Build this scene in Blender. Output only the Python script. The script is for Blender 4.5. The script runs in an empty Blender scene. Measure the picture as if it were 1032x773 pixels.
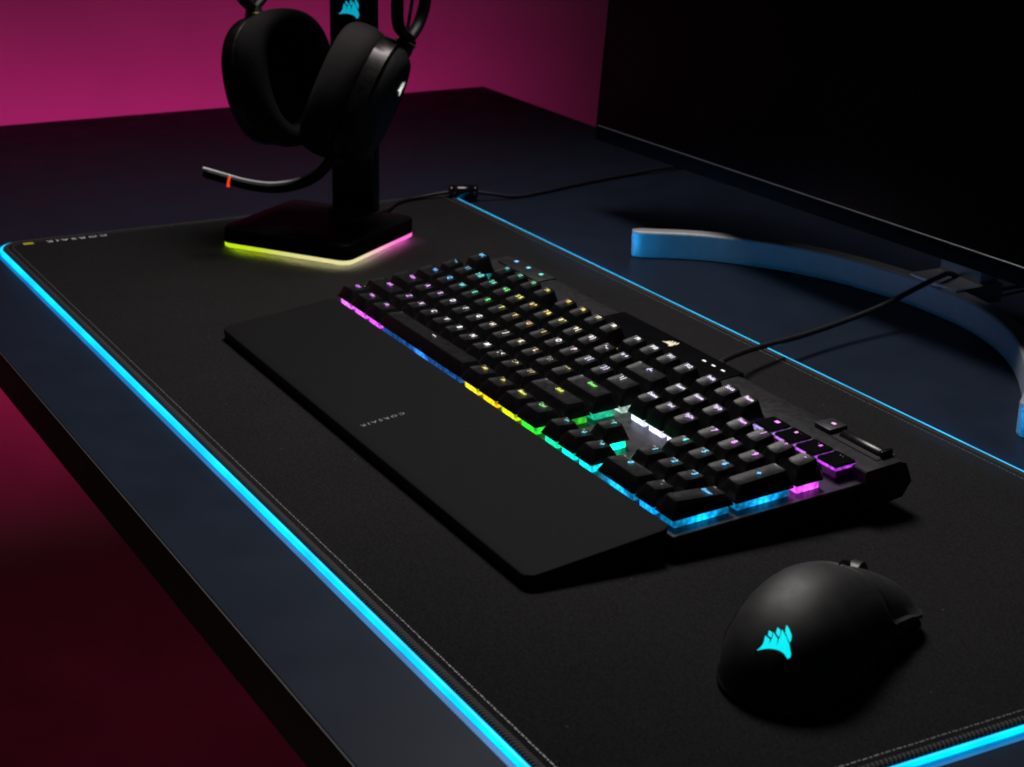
import bpy, bmesh, math, random
from mathutils import Vector, Matrix
random.seed(4)
S = 0.001                       # everything below is written in millimetres
sc = bpy.context.scene
COL = sc.collection
PI = math.pi

# ------------------------------------------------------------------ materials
def mat_new(name):
    m = bpy.data.materials.new(name); m.use_nodes = True
    nt = m.node_tree
    return m, nt, nt.nodes['Principled BSDF']

def setp(b, **k):
    names = {'base': 'Base Color', 'rough': 'Roughness', 'metal': 'Metallic', 'spec': 'Specular IOR Level',
             'coat': 'Coat Weight', 'coatr': 'Coat Roughness', 'sheen': 'Sheen Weight', 'em': 'Emission Color',
             'ems': 'Emission Strength', 'trans': 'Transmission Weight'}
    for a, v in k.items():
        if a in ('base', 'em') and len(v) == 3: v = (*v, 1)
        b.inputs[names[a]].default_value = v

def plain(name, base, rough=.5, metal=0., spec=.5, coat=0., noise=None, bump=None, **k):
    """Principled with a little procedural break-up: noise=(scale, amount) on colour and roughness, bump=(scale, strength)."""
    m, nt, b = mat_new(name)
    setp(b, base=base, rough=rough, metal=metal, spec=spec, coat=coat, **k)
    N, L = nt.nodes, nt.links
    tc = N.new('ShaderNodeTexCoord')
    if noise:
        n = N.new('ShaderNodeTexNoise'); n.inputs['Scale'].default_value = noise[0]; n.inputs['Detail'].default_value = 5
        L.new(tc.outputs['Object'], n.inputs['Vector'])
        r = N.new('ShaderNodeMapRange'); r.inputs[3].default_value = 1 - noise[1]; r.inputs[4].default_value = 1 + noise[1]
        r.inputs[1].default_value = .3; r.inputs[2].default_value = .7
        L.new(n.outputs['Fac'], r.inputs[0])
        mx = N.new('ShaderNodeMix'); mx.data_type = 'RGBA'; mx.blend_type = 'MULTIPLY'; mx.inputs[0].default_value = 1
        mx.inputs[6].default_value = (*base, 1); L.new(r.outputs[0], mx.inputs[7]); L.new(mx.outputs[2], b.inputs['Base Color'])
        mr = N.new('ShaderNodeMath'); mr.operation = 'MULTIPLY'; mr.inputs[1].default_value = rough
        L.new(r.outputs[0], mr.inputs[0]); L.new(mr.outputs[0], b.inputs['Roughness'])
    if bump:
        n2 = N.new('ShaderNodeTexNoise'); n2.inputs['Scale'].default_value = bump[0]; n2.inputs['Detail'].default_value = 3
        L.new(tc.outputs['Object'], n2.inputs['Vector'])
        bp = N.new('ShaderNodeBump'); bp.inputs['Strength'].default_value = bump[1]; bp.inputs['Distance'].default_value = .0005
        L.new(n2.outputs['Fac'], bp.inputs['Height']); L.new(bp.outputs['Normal'], b.inputs['Normal'])
    return m

def lamp(name, col, strength):
    m, nt, b = mat_new(name)
    setp(b, base=(.02, .02, .02), em=col, ems=strength)
    return m

def lamp_object(name, strength, detail=0., base=(.3, .3, .3)):
    """Light-giving surface whose colour is the object's own colour."""
    m, nt, b = mat_new(name); N, L = nt.nodes, nt.links
    oi = N.new('ShaderNodeObjectInfo'); setp(b, base=base, ems=strength, rough=.4)
    L.new(oi.outputs['Color'], b.inputs['Emission Color'])
    if detail:
        tc = N.new('ShaderNodeTexCoord'); n = N.new('ShaderNodeTexVoronoi'); n.inputs['Scale'].default_value = 420
        L.new(tc.outputs['Object'], n.inputs['Vector'])
        r = N.new('ShaderNodeMapRange'); r.inputs[3].default_value = strength * (1 + detail); r.inputs[4].default_value = strength * (1 - detail)
        L.new(n.outputs['Distance'], r.inputs[0]); L.new(r.outputs[0], b.inputs['Emission Strength'])
    return m

def housing_mat():
    """Clear switch housing lit from its middle by an LED; colour is the object's own."""
    m, nt, b = mat_new('lit_switch_housing'); N, L = nt.nodes, nt.links
    setp(b, base=(.25, .25, .25), rough=.3)
    oi = N.new('ShaderNodeObjectInfo'); L.new(oi.outputs['Color'], b.inputs['Emission Color'])
    tc = N.new('ShaderNodeTexCoord'); ln = N.new('ShaderNodeVectorMath'); ln.operation = 'LENGTH'
    L.new(tc.outputs['Object'], ln.inputs[0])
    r = N.new('ShaderNodeMapRange'); r.interpolation_type = 'SMOOTHSTEP'
    r.inputs[1].default_value = .004; r.inputs[2].default_value = .015; r.inputs[3].default_value = 2.7; r.inputs[4].default_value = .45
    L.new(ln.outputs['Value'], r.inputs[0])
    v = N.new('ShaderNodeTexVoronoi'); v.inputs['Scale'].default_value = 330; L.new(tc.outputs['Object'], v.inputs['Vector'])
    k = N.new('ShaderNodeMapRange'); k.inputs[2].default_value = .8; k.inputs[3].default_value = 1.5; k.inputs[4].default_value = .35
    L.new(v.outputs['Distance'], k.inputs[0])
    mu = N.new('ShaderNodeMath'); mu.operation = 'MULTIPLY'; L.new(r.outputs[0], mu.inputs[0]); L.new(k.outputs[0], mu.inputs[1])
    L.new(mu.outputs[0], b.inputs['Emission Strength'])
    return m
M = {}
M['desk'] = plain('desk_laminate', (.0155, .0225, .039), rough=.45, spec=.055, noise=(26, .10), bump=(900, .04))
M['desk_edge'] = plain('desk_edge_band', (.050, .042, .044), rough=.6, spec=.3, noise=(30, .1))
M['wall'] = plain('painted_wall', (.50, .45, .47), rough=.9, spec=.1, noise=(5, .09), bump=(160, .35))
M['floor'] = plain('floor_covering', (.50, .38, .28), rough=.9, spec=.05, noise=(6, .15))
M['cap'] = plain('keycap_plastic', (.008, .0077, .008), rough=.34, spec=.34, noise=(300, .15), bump=(5000, .12))
M['chassis'] = plain('chassis_metal', (.030, .029, .031), rough=.42, metal=.35, spec=.5, noise=(250, .12), bump=(6000, .06))
M['chassis_side'] = plain('chassis_plastic', (.012, .012, .012), rough=.55, spec=.3, noise=(200, .1))
M['plate'] = plain('switch_plate', (.045, .043, .048), rough=.38, metal=.6, noise=(200, .12))
M['satin'] = plain('satin_black', (.006, .006, .007), rough=.42, spec=.06, noise=(60, .1))
M['gloss'] = plain('piano_black', (.006, .006, .007), rough=.12, spec=.5, noise=(60, .1))
M['black'] = plain('black_plastic', (.013, .013, .014), rough=.45, spec=.4, noise=(150, .12), bump=(4000, .08))
M['matte'] = plain('soft_touch_black', (.021, .0203, .020), rough=.57, spec=.52, noise=(120, .08), bump=(7000, .06))
M['grip'] = plain('textured_grip', (.026, .025, .025), rough=.62, spec=.3, noise=(900, .3), bump=(3500, .5))
M['rubber'] = plain('black_rubber', (.010, .010, .010), rough=.6, spec=.3, noise=(200, .15))
M['cable'] = plain('cable_sheath', (.016, .015, .016), rough=.42, spec=.5, noise=(600, .2), bump=(2500, .3))
M['fabric'] = plain('cushion_fabric', (.040, .036, .036), rough=.95, spec=.12, noise=(900, .4), bump=(1500, .9))
M['headmetal'] = plain('anodised_band', (.055, .049, .048), rough=.40, metal=.9, noise=(200, .12))
M['alu'] = plain('brushed_aluminium', (.48, .49, .50), rough=.42, metal=.35, noise=(140, .06), bump=(1500, .05))
M['screen'] = plain('screen_glass', (.0015, .0015, .0016), rough=.30, spec=.10, noise=(5, .1))
M['bezel'] = plain('bezel_plastic', (.006, .0065, .007), rough=.65, spec=.05, noise=(60, .1))
M['lip'] = plain('bezel_lip', (.16, .16, .16), rough=.35, metal=.5, noise=(60, .1))
M['print'] = plain('grey_print', (.80, .80, .80), rough=.7, noise=(400, .1))
M['print_dim'] = plain('pressed_lettering', (.26, .26, .26), rough=.45, metal=.4, noise=(400, .1))
M['yellow'] = plain('yellow_label', (.75, .62, .02), rough=.7, noise=(400, .1))
M['gold'] = plain('brass_ring', (.45, .36, .12), rough=.35, metal=.8, noise=(300, .1))
M['steel'] = plain('grey_steel', (.92, .91, .89), rough=.35, metal=.0, noise=(300, .1))  # pale colour carrying the highlight on the microphone boom
M['red'] = lamp('red_light', (1.0, .06, .02), .85)
M['strip'] = lamp('cyan_light_strip', (.0, .51, .95), 1.75)
M['guide'] = lamp('light_guide_rear', (.0, .38, 1.0), 55)  # added hidden emitter, brightens the monitor foot beyond the strip's own light
M['guide_front'] = lamp('light_guide_front', (.0, .30, 1.0), 3.2)  # added emitter, strengthens the strip's glow on the desk
M['skirt'] = lamp('cyan_light_skirt', (.0, .15, .42), .95)  # the strip's glow on the desk, painted as an emissive band
def uneven_strip(m):
    # LEDs of the strip: brighter and dimmer stretches along its length
    nt = m.node_tree; N, L = nt.nodes, nt.links; b = N['Principled BSDF']; k = b.inputs['Emission Strength'].default_value
    tc = N.new('ShaderNodeTexCoord'); n = N.new('ShaderNodeTexNoise'); n.inputs['Scale'].default_value = 22; n.inputs['Detail'].default_value = 2
    L.new(tc.outputs['Object'], n.inputs['Vector']); r = N.new('ShaderNodeMapRange')
    r.inputs[1].default_value = .3; r.inputs[2].default_value = .7; r.inputs[3].default_value = k * .72; r.inputs[4].default_value = k * 1.2
    L.new(n.outputs['Fac'], r.inputs[0]); L.new(r.outputs[0], b.inputs['Emission Strength'])
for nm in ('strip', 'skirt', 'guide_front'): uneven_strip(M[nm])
M['logo_cyan'] = lamp('cyan_emblem_light', (.0, .80, .86), 1.1)
M['logo_blue'] = lamp('blue_emblem_light', (.005, .44, .62), .8)
M['logo_white'] = lamp('white_emblem_light', (.90, .92, .84), .9)
M['logo_cream'] = lamp('cream_emblem_light', (1.0, .85, .62), .95)
M['legend'] = lamp_object('lit_legend', 1.55)
M['housing'] = housing_mat()
M['plasticlit'] = plain('clear_housing', (.30, .28, .32), rough=.25, spec=.5)

def fabric_mat():
    m, nt, b = mat_new('woven_mat_cloth'); N, L = nt.nodes, nt.links
    setp(b, rough=.9, spec=.10, sheen=.02)
    tc = N.new('ShaderNodeTexCoord')
    n = N.new('ShaderNodeTexNoise'); n.inputs['Scale'].default_value = 700; n.inputs['Detail'].default_value = 6; n.inputs['Roughness'].default_value = .75
    n3 = N.new('ShaderNodeTexNoise'); n3.inputs['Scale'].default_value = 14; n3.inputs['Detail'].default_value = 4
    L.new(tc.outputs['Object'], n.inputs['Vector']); L.new(tc.outputs['Object'], n3.inputs['Vector'])
    cr = N.new('ShaderNodeValToRGB'); cr.color_ramp.elements[0].position = .36; cr.color_ramp.elements[1].position = .66
    cr.color_ramp.elements[0].color = (.009, .0086, .0087, 1); cr.color_ramp.elements[1].color = (.035, .033, .0333, 1)
    L.new(n.outputs['Fac'], cr.inputs[0])
    mx = N.new('ShaderNodeMix'); mx.data_type = 'RGBA'; mx.blend_type = 'MULTIPLY'; mx.inputs[0].default_value = .35
    L.new(cr.outputs[0], mx.inputs[6]); L.new(n3.outputs['Fac'], mx.inputs[7])
    # stray lint: a few pale specks in the weave
    vo = N.new('ShaderNodeTexVoronoi'); vo.inputs['Scale'].default_value = 85; L.new(tc.outputs['Object'], vo.inputs['Vector'])
    lt = N.new('ShaderNodeMath'); lt.operation = 'LESS_THAN'; lt.inputs[1].default_value = .045; L.new(vo.outputs['Distance'], lt.inputs[0])
    sp = N.new('ShaderNodeSeparateColor'); L.new(vo.outputs['Color'], sp.inputs[0])
    gt = N.new('ShaderNodeMath'); gt.operation = 'GREATER_THAN'; gt.inputs[1].default_value = .72; L.new(sp.outputs[0], gt.inputs[0])
    ml = N.new('ShaderNodeMath'); ml.operation = 'MULTIPLY'; L.new(lt.outputs[0], ml.inputs[0]); L.new(gt.outputs[0], ml.inputs[1])
    mx2 = N.new('ShaderNodeMix'); mx2.data_type = 'RGBA'; mx2.inputs[7].default_value = (.10, .095, .095, 1)
    L.new(ml.outputs[0], mx2.inputs[0]); L.new(mx.outputs[2], mx2.inputs[6]); L.new(mx2.outputs[2], b.inputs['Base Color'])
    w = N.new('ShaderNodeTexWave'); w.inputs['Scale'].default_value = 380; w.inputs['Distortion'].default_value = .6
    w2 = N.new('ShaderNodeTexWave'); w2.bands_direction = 'Y'; w2.inputs['Scale'].default_value = 380; w2.inputs['Distortion'].default_value = .6
    L.new(tc.outputs['Object'], w.inputs['Vector']); L.new(tc.outputs['Object'], w2.inputs['Vector'])
    ad = N.new('ShaderNodeMath'); L.new(w.outputs['Fac'], ad.inputs[0]); L.new(w2.outputs['Fac'], ad.inputs[1])
    ad2 = N.new('ShaderNodeMath'); L.new(ad.outputs[0], ad2.inputs[0]); L.new(n.outputs['Fac'], ad2.inputs[1])
    bp = N.new('ShaderNodeBump'); bp.inputs['Strength'].default_value = .5; bp.inputs['Distance'].default_value = .0003
    L.new(ad2.outputs[0], bp.inputs['Height']); L.new(bp.outputs['Normal'], b.inputs['Normal'])
    return m
M['mat'] = fabric_mat()

def palm_mat():
    m, nt, b = mat_new('ribbed_palm_rubber'); N, L = nt.nodes, nt.links
    setp(b, base=(.030, .029, .030), rough=.70, spec=.07)
    tc = N.new('ShaderNodeTexCoord'); mp = N.new('ShaderNodeMapping'); mp.inputs['Rotation'].default_value = (0, 0, math.radians(45))
    L.new(tc.outputs['Object'], mp.inputs['Vector'])
    w = N.new('ShaderNodeTexWave'); w.inputs['Scale'].default_value = 210; w2 = N.new('ShaderNodeTexWave'); w2.bands_direction = 'Y'; w2.inputs['Scale'].default_value = 210
    L.new(mp.outputs[0], w.inputs['Vector']); L.new(mp.outputs[0], w2.inputs['Vector'])
    mu = N.new('ShaderNodeMath'); mu.operation = 'MULTIPLY'; L.new(w.outputs['Fac'], mu.inputs[0]); L.new(w2.outputs['Fac'], mu.inputs[1])
    cr = N.new('ShaderNodeValToRGB'); cr.color_ramp.elements[0].color = (.0070, .0068, .0070, 1); cr.color_ramp.elements[1].color = (.0190, .0186, .0190, 1)
    L.new(mu.outputs[0], cr.inputs[0]); L.new(cr.outputs[0], b.inputs['Base Color'])
    bp = N.new('ShaderNodeBump'); bp.inputs['Strength'].default_value = .35; bp.inputs['Distance'].default_value = .0004
    L.new(mu.outputs[0], bp.inputs['Height']); L.new(bp.outputs['Normal'], b.inputs['Normal'])
    return m
M['palm'] = palm_mat()

def hem_mat():
    m, nt, b = mat_new('overlock_thread'); N, L = nt.nodes, nt.links
    setp(b, rough=.8, spec=.2)
    uv = N.new('ShaderNodeUVMap'); uv.uv_map = 'along'
    w = N.new('ShaderNodeTexWave'); w.inputs['Scale'].default_value = 1.0; w.bands_direction = 'DIAGONAL'
    L.new(uv.outputs[0], w.inputs['Vector'])
    cr = N.new('ShaderNodeValToRGB'); cr.color_ramp.elements[0].color = (.012, .012, .013, 1); cr.color_ramp.elements[1].color = (.085, .08, .08, 1)
    cr.color_ramp.elements[0].position = .35; cr.color_ramp.elements[1].position = .9
    L.new(w.outputs['Fac'], cr.inputs[0]); L.new(cr.outputs[0], b.inputs['Base Color'])
    bp = N.new('ShaderNodeBump'); bp.inputs['Strength'].default_value = .8; bp.inputs['Distance'].default_value = .0005
    L.new(w.outputs['Fac'], bp.inputs['Height']); L.new(bp.outputs['Normal'], b.inputs['Normal'])
    return m
M['hem'] = hem_mat()

def base_glow_mat():
    """Light pipe round the stand: lime, pale, then pink LEDs along its length."""
    m, nt, b = mat_new('stand_light_pipe'); N, L = nt.nodes, nt.links
    at = N.new('ShaderNodeAttribute'); at.attribute_name = 'pos_along'
    cr = N.new('ShaderNodeValToRGB'); e = cr.color_ramp.elements
    e[0].position = 0; e[0].color = (.42, .72, .0, 1)
    e[1].position = 1; e[1].color = (.85, .12, .55, 1)
    for p, c in ((.16, (.50, .62, .02)), (.30, (.62, .58, .22)), (.52, (.66, .62, .30)), (.62, (.68, .60, .36)), (.74, (.85, .38, .50)), (.85, (.88, .16, .55))):
        k = e.new(p); k.color = (*c, 1)
    L.new(at.outputs['Fac'], cr.inputs[0]); L.new(cr.outputs[0], b.inputs['Emission Color'])
    setp(b, base=(.2, .2, .2), ems=1.2)
    return m
M['base_glow'] = base_glow_mat()
M['under_glow'] = base_glow_mat(); M['under_glow'].name = 'stand_underglow'; M['under_glow'].node_tree.nodes['Principled BSDF'].inputs['Emission Strength'].default_value = 110  # added hidden emitter for the pipe's spill on the mat

# ------------------------------------------------------------------ mesh helpers
def link(o, parent=None):
    COL.objects.link(o)
    if parent: o.parent = parent
    return o

def obj(name, bm, m, parent=None, smooth=None, weld=False):
    """Finish a bmesh (in mm) as ONE mesh object."""
    if weld: bmesh.ops.remove_doubles(bm, verts=bm.verts, dist=1e-4)
    bmesh.ops.recalc_face_normals(bm, faces=bm.faces)
    bmesh.ops.scale(bm, vec=(S, S, S), verts=bm.verts)
    me = bpy.data.meshes.new(name); bm.to_mesh(me); bm.free()
    for x in (m if isinstance(m, (list, tuple)) else [m]): me.materials.append(x)
    if smooth is not None:
        me.polygons.foreach_set('use_smooth', [True] * len(me.polygons))
        me.set_sharp_from_angle(angle=math.radians(smooth))
    return link(bpy.data.objects.new(name, me), parent)

def empty(name, loc=(0, 0, 0), rot=(0, 0, 0), parent=None):
    o = bpy.data.objects.new(name, None); o.empty_display_size = .02
    o.location = Vector(loc) * S; o.rotation_euler = rot
    return link(o, parent)

def tag(o, label=None, cat=None, group=None, kind=None):
    if label: o['label'] = label
    if cat: o['category'] = cat
    if group: o['group'] = group
    if kind: o['kind'] = kind
    return o

def box(bm, x0, x1, y0, y1, z0, z1, bevel=0, seg=2, mtx=None):
    r = bmesh.ops.create_cube(bm, size=1)
    vs = r['verts']
    for v in vs:
        v.co = Vector((x0 + (v.co.x + .5) * (x1 - x0), y0 + (v.co.y + .5) * (y1 - y0), z0 + (v.co.z + .5) * (z1 - z0)))
    if mtx is not None: bmesh.ops.transform(bm, matrix=mtx, verts=vs)
    if bevel:
        es = list({e for v in vs for e in v.link_edges})
        bmesh.ops.bevel(bm, geom=es, offset=bevel, segments=seg, affect='EDGES', profile=.6)

def loft(bm, loops, closed=True, cap0=True, cap1=True, mi=0):
    rows = [[bm.verts.new(p) for p in lp] for lp in loops]
    n = len(rows[0])
    for a, b in zip(rows, rows[1:]):
        for i in range(n if closed else n - 1):
            j = (i + 1) % n
            f = bm.faces.new((a[i], a[j], b[j], b[i])); f.material_index = mi
    if cap0: bm.faces.new(rows[0][::-1]).material_index = mi
    if cap1: bm.faces.new(rows[-1]).material_index = mi
    return rows

def catmull(P, n=8):
    P = [Vector(p) for p in P]; Q = [2 * P[0] - P[1]] + P + [2 * P[-1] - P[-2]]; out = []
    for i in range(1, len(Q) - 2):
        a, b, c, d = Q[i - 1:i + 3]
        for k in range(n):
            t = k / n
            out.append(.5 * ((2 * b) + (c - a) * t + (2 * a - 5 * b + 4 * c - d) * t * t + (3 * b - a - 3 * c + d) * t ** 3))
    return out + [P[-1]]

def tube(bm, P, r, seg=10, closed=False, flat=None):
    """Round tube along P; r a number or a list; flat=(a, b) scales the section along two axes."""
    P = [Vector(p) for p in P]; n = len(P); R = r if isinstance(r, (list, tuple)) else [r] * n
    up = None; loops = []
    for i, p in enumerate(P):
        if closed: t = P[(i + 1) % n] - P[i - 1]
        else: t = P[min(i + 1, n - 1)] - P[max(i - 1, 0)]
        t.normalize()
        if up is None:
            up = Vector((0, 0, 1)) if abs(t.z) < .9 else Vector((1, 0, 0))
        up = (up - t * up.dot(t)).normalized(); s = t.cross(up)
        fa, fb = flat or (1, 1)
        loops.append([p + (s * math.cos(2 * PI * k / seg) * fa + up * math.sin(2 * PI * k / seg) * fb) * R[i] for k in range(seg)])
    if closed: loops.append(loops[0])
    rows = loft(bm, loops, cap0=not closed, cap1=not closed)
    return rows

def rrect(w, d, r, n=5, cx=0, cy=0, z=0):
    out = []
    for k, (sx, sy) in enumerate(((1, 1), (-1, 1), (-1, -1), (1, -1))):
        for i in range(n + 1):
            a = PI / 2 * (k + i / n)
            out.append(Vector((cx + sx * (w / 2 - r) + r * math.cos(a), cy + sy * (d / 2 - r) + r * math.sin(a), z)))
    return out

def text_mesh(s, size, depth=0., align='CENTER'):
    cu = bpy.data.curves.new('lettering', 'FONT'); cu.body = s; cu.size = size * S; cu.align_x = align; cu.align_y = 'CENTER'
    cu.extrude = depth * S; cu.resolution_u = 3; cu.offset = .026 * size * S
    o = bpy.data.objects.new('lettering', cu); COL.objects.link(o)
    bpy.context.view_layer.update()
    dg = bpy.context.evaluated_depsgraph_get()
    me = bpy.data.meshes.new_from_object(o.evaluated_get(dg))
    bpy.data.objects.remove(o); bpy.data.curves.remove(cu)
    return me

def mesh_obj(name, me, m, parent):
    me.materials.clear(); me.materials.append(m)
    return link(bpy.data.objects.new(name, me), parent)

SAILS = [
 [(290,488),(350,440),(390,385),(412,320),(425,255),(460,284),(493,310),(487,350),(468,400),(500,345),(525,290),(535,225),(570,275),(602,312),(600,350),(580,410),(610,350),(635,270),(650,190),(715,280),(770,370),(800,450),(790,510),(740,555),(725,535),(700,505),(640,478),(560,465),(480,462),(400,470)],
 [(469,194),(521,225),(516,280),(496,286),(461,252)],
 [(586,158),(632,204),(628,265),(609,287),(571,239),(576,204)],
 [(709,124),(754,185),(790,255),(790,307),(773,346),(739,296),(699,226),(699,176)]]
def sails(bm, w, fn, sub=0):
    """Three-sail emblem, w mm wide; fn(x, y) puts a flat point on its surface."""
    for poly in SAILS:
        vs = [bm.verts.new(((x - 545) / 510 * w, (345 - y) / 510 * w, 0)) for x, y in poly]
        f = bm.faces.new(vs)
        bmesh.ops.triangulate(bm, faces=[f])
    if sub: bmesh.ops.subdivide_edges(bm, edges=bm.edges[:], cuts=sub, use_grid_fill=True)
    for v in bm.verts: v.co = Vector(fn(v.co.x, v.co.y))

# ------------------------------------------------------------------ room: wall, floor, desk
def build_room():
    # seamless painted sweep: the wall runs down into the floor in one curve
    bm = bmesh.new(); rr = 420
    prof = [(-900, 1900), (-900, -300)] + [(-900 + rr * (1 - math.cos(PI / 2 * k / 12)), -740 + rr * (1 - math.sin(PI / 2 * k / 12))) for k in range(13)]
    a = [bm.verts.new((x, -2600, z)) for x, z in prof]; b = [bm.verts.new((x, 3200, z)) for x, z in prof]
    for k in range(len(prof) - 1): bm.faces.new((a[k], a[k + 1], b[k + 1], b[k])).material_index = 0 if k == 0 else 1
    tag(obj('wall', bm, [M['wall'], M['floor']], smooth=60), kind='structure', label='matte wall washed in magenta light behind the desk', cat='wall')
    bm = bmesh.new()
    bm.faces.new([bm.verts.new(p) for p in ((-480, -2600, -740), (3000, -2600, -740), (3000, 3200, -740), (-480, 3200, -740))])
    tag(obj('floor', bm, M['floor']), kind='structure', label='dark floor below the desk, faintly red', cat='floor')
    d = empty('desk', (0, 0, -740))
    tag(d, 'wide dark navy desk with a black front edge carrying the whole setup', 'desk')
    bm = bmesh.new(); box(bm, -470, 1700, -61, 688, 712, 740, bevel=.5, seg=2); o = obj('tabletop', bm, M['desk'], d, smooth=40)
    bm = bmesh.new(); box(bm, -470.5, 1700.5, -61.9, -61.1, 712.2, 739.4); obj('edge_band', bm, M['desk_edge'], d)
    for x in (-380, 1560):
        bm = bmesh.new(); box(bm, x, x + 60, 580, 640, 0, 711.5, bevel=3); obj('leg', bm, M['black'], d, smooth=40)
build_room()

# ------------------------------------------------------------------ desk mat
def build_mat():
    root = empty('desk_mat', (0, 0, 0))
    tag(root, 'extended black cloth desk mat edged with a glowing cyan light strip', 'desk mat')
    W, D, RR = 930, 400, 20
    bm = bmesh.new()
    cx, cy = W / 2, D / 2
    lo = [rrect(W, D, RR, 8, cx, cy, z) for z in (.4, 3.6)] + [rrect(W - .8, D - .8, RR - .4, 8, cx, cy, 4.0)]
    loft(bm, lo)
    obj('cloth_surface', bm, M['mat'], root, smooth=50)
    # dense loop for the hem and the strip
    def dense(off, step=6):
        base = rrect(W + 2 * off, D + 2 * off, RR + off, 10, cx, cy, 0); out = []
        for a, b in zip(base, base[1:] + base[:1]):
            n = max(1, int((b - a).length / step))
            out += [a.lerp(b, k / n) for k in range(n)]
        return out
    P = dense(0)
    bm = bmesh.new(); uv = bm.loops.layers.uv.new('along')
    prof = [(-3.5, 4.05), (-2.7, 4.4), (-1.4, 4.65), (-.2, 4.45), (.6, 3.7), (.8, 2.6)]
    lp = [[Vector((p.x, p.y, z)) for p in dense(o)] for o, z in prof]
    # all rings are re-sampled from the same base so they pair up one to one
    n = len(P); C0 = Vector((cx, cy, 0)); rows = []; s = 0; S_al = []
    for i in range(n):
        S_al.append(s); s += (P[(i + 1) % n] - P[i]).length
    for o, z in prof:
        r = []
        for i in range(n):
            t = (P[(i + 1) % n] - P[i - 1]).normalized(); nn = Vector((t.y, -t.x, 0))
            r.append(bm.verts.new(P[i] + nn * o + Vector((0, 0, z))))
        rows.append(r)
    for k in range(len(rows) - 1):
        for i in range(n):
            j = (i + 1) % n
            f = bm.faces.new((rows[k][i], rows[k][j], rows[k + 1][j], rows[k + 1][i]))
            u0, u1 = S_al[i], S_al[j] if j else s
            for l, (u, v) in zip(f.loops, ((u0, k), (u1, k), (u1, k + 1), (u0, k + 1))): l[uv].uv = (u * .27, v * .12)
    obj('stitched_hem', bm, M['hem'], root, smooth=60)
    # row of thread dashes inside the hem
    bm = bmesh.new(); acc = 0
    for i in range(n):
        a, b = P[i], P[(i + 1) % n]; t = (b - a); L = t.length; t.normalize(); nn = Vector((t.y, -t.x, 0)); q = 0
        while q < L - 1.2:
            c = a + t * q - nn * (7.0 + random.uniform(-.12, .12)); e = c + t * 1.25
            w = nn * .26
            up = Vector((0, 0, 4.12))
            bm.faces.new([bm.verts.new(x + up) for x in (c - w, e - w, e + w, c + w)])
            q += 2.3
    obj('thread_line', bm, M['print_dim'], root)
    bm = bmesh.new()
    ring = []
    for i in range(n):
        t = (P[(i + 1) % n] - P[i - 1]).normalized(); nn = Vector((t.y, -t.x, 0)); ring.append(P[i] + nn * 2.2 + Vector((0, 0, 2.05)))
    tube(bm, ring, 1.5, 10, closed=True)
    obj('light_strip', bm, M['strip'], root, smooth=60)
    for xa, xb, yy, zz0, zz1 in ((24, 906, -3.75, .8, 1.5), (130, 300, 403.75, .8, 2.05), (620, 770, 403.75, .8, 2.05)):  # ribbons added outside the strip to boost its light
        bm = bmesh.new(); sgn = -1 if yy < 0 else 1
        box(bm, xa, xb, min(yy, yy + sgn * .25), max(yy, yy + sgn * .25), zz0, zz1)
        obj('light_guide', bm, M['guide_front'] if sgn < 0 else M['guide'], root)
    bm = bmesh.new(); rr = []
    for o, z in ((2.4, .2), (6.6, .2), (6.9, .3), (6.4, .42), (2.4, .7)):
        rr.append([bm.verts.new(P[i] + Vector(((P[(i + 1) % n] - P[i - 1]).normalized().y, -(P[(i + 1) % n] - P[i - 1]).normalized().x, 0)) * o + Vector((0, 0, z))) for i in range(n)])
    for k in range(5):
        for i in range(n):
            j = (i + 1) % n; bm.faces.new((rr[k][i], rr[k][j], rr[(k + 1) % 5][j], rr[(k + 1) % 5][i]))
    obj('strip_flange', bm, M['skirt'], root, smooth=40)  # emissive band laid on the desk as the strip's glow
    bm = bmesh.new()
    box(bm, 8, 13.2, 17.2, 25.2, 4.06, 4.2)
    obj('yellow_tag', bm, M['yellow'], root)
    me = text_mesh('C O R S A I R', 6.2)
    t = mesh_obj('lettering', me, M['print'], root)
    t.location = Vector((11.0, 60.5, 4.14)) * S; t.rotation_euler = (0, 0, -PI / 2); t.scale = (1.38, 1, 1)
    # round controller of the strip at the rear left corner, with its lead
build_mat()

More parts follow.
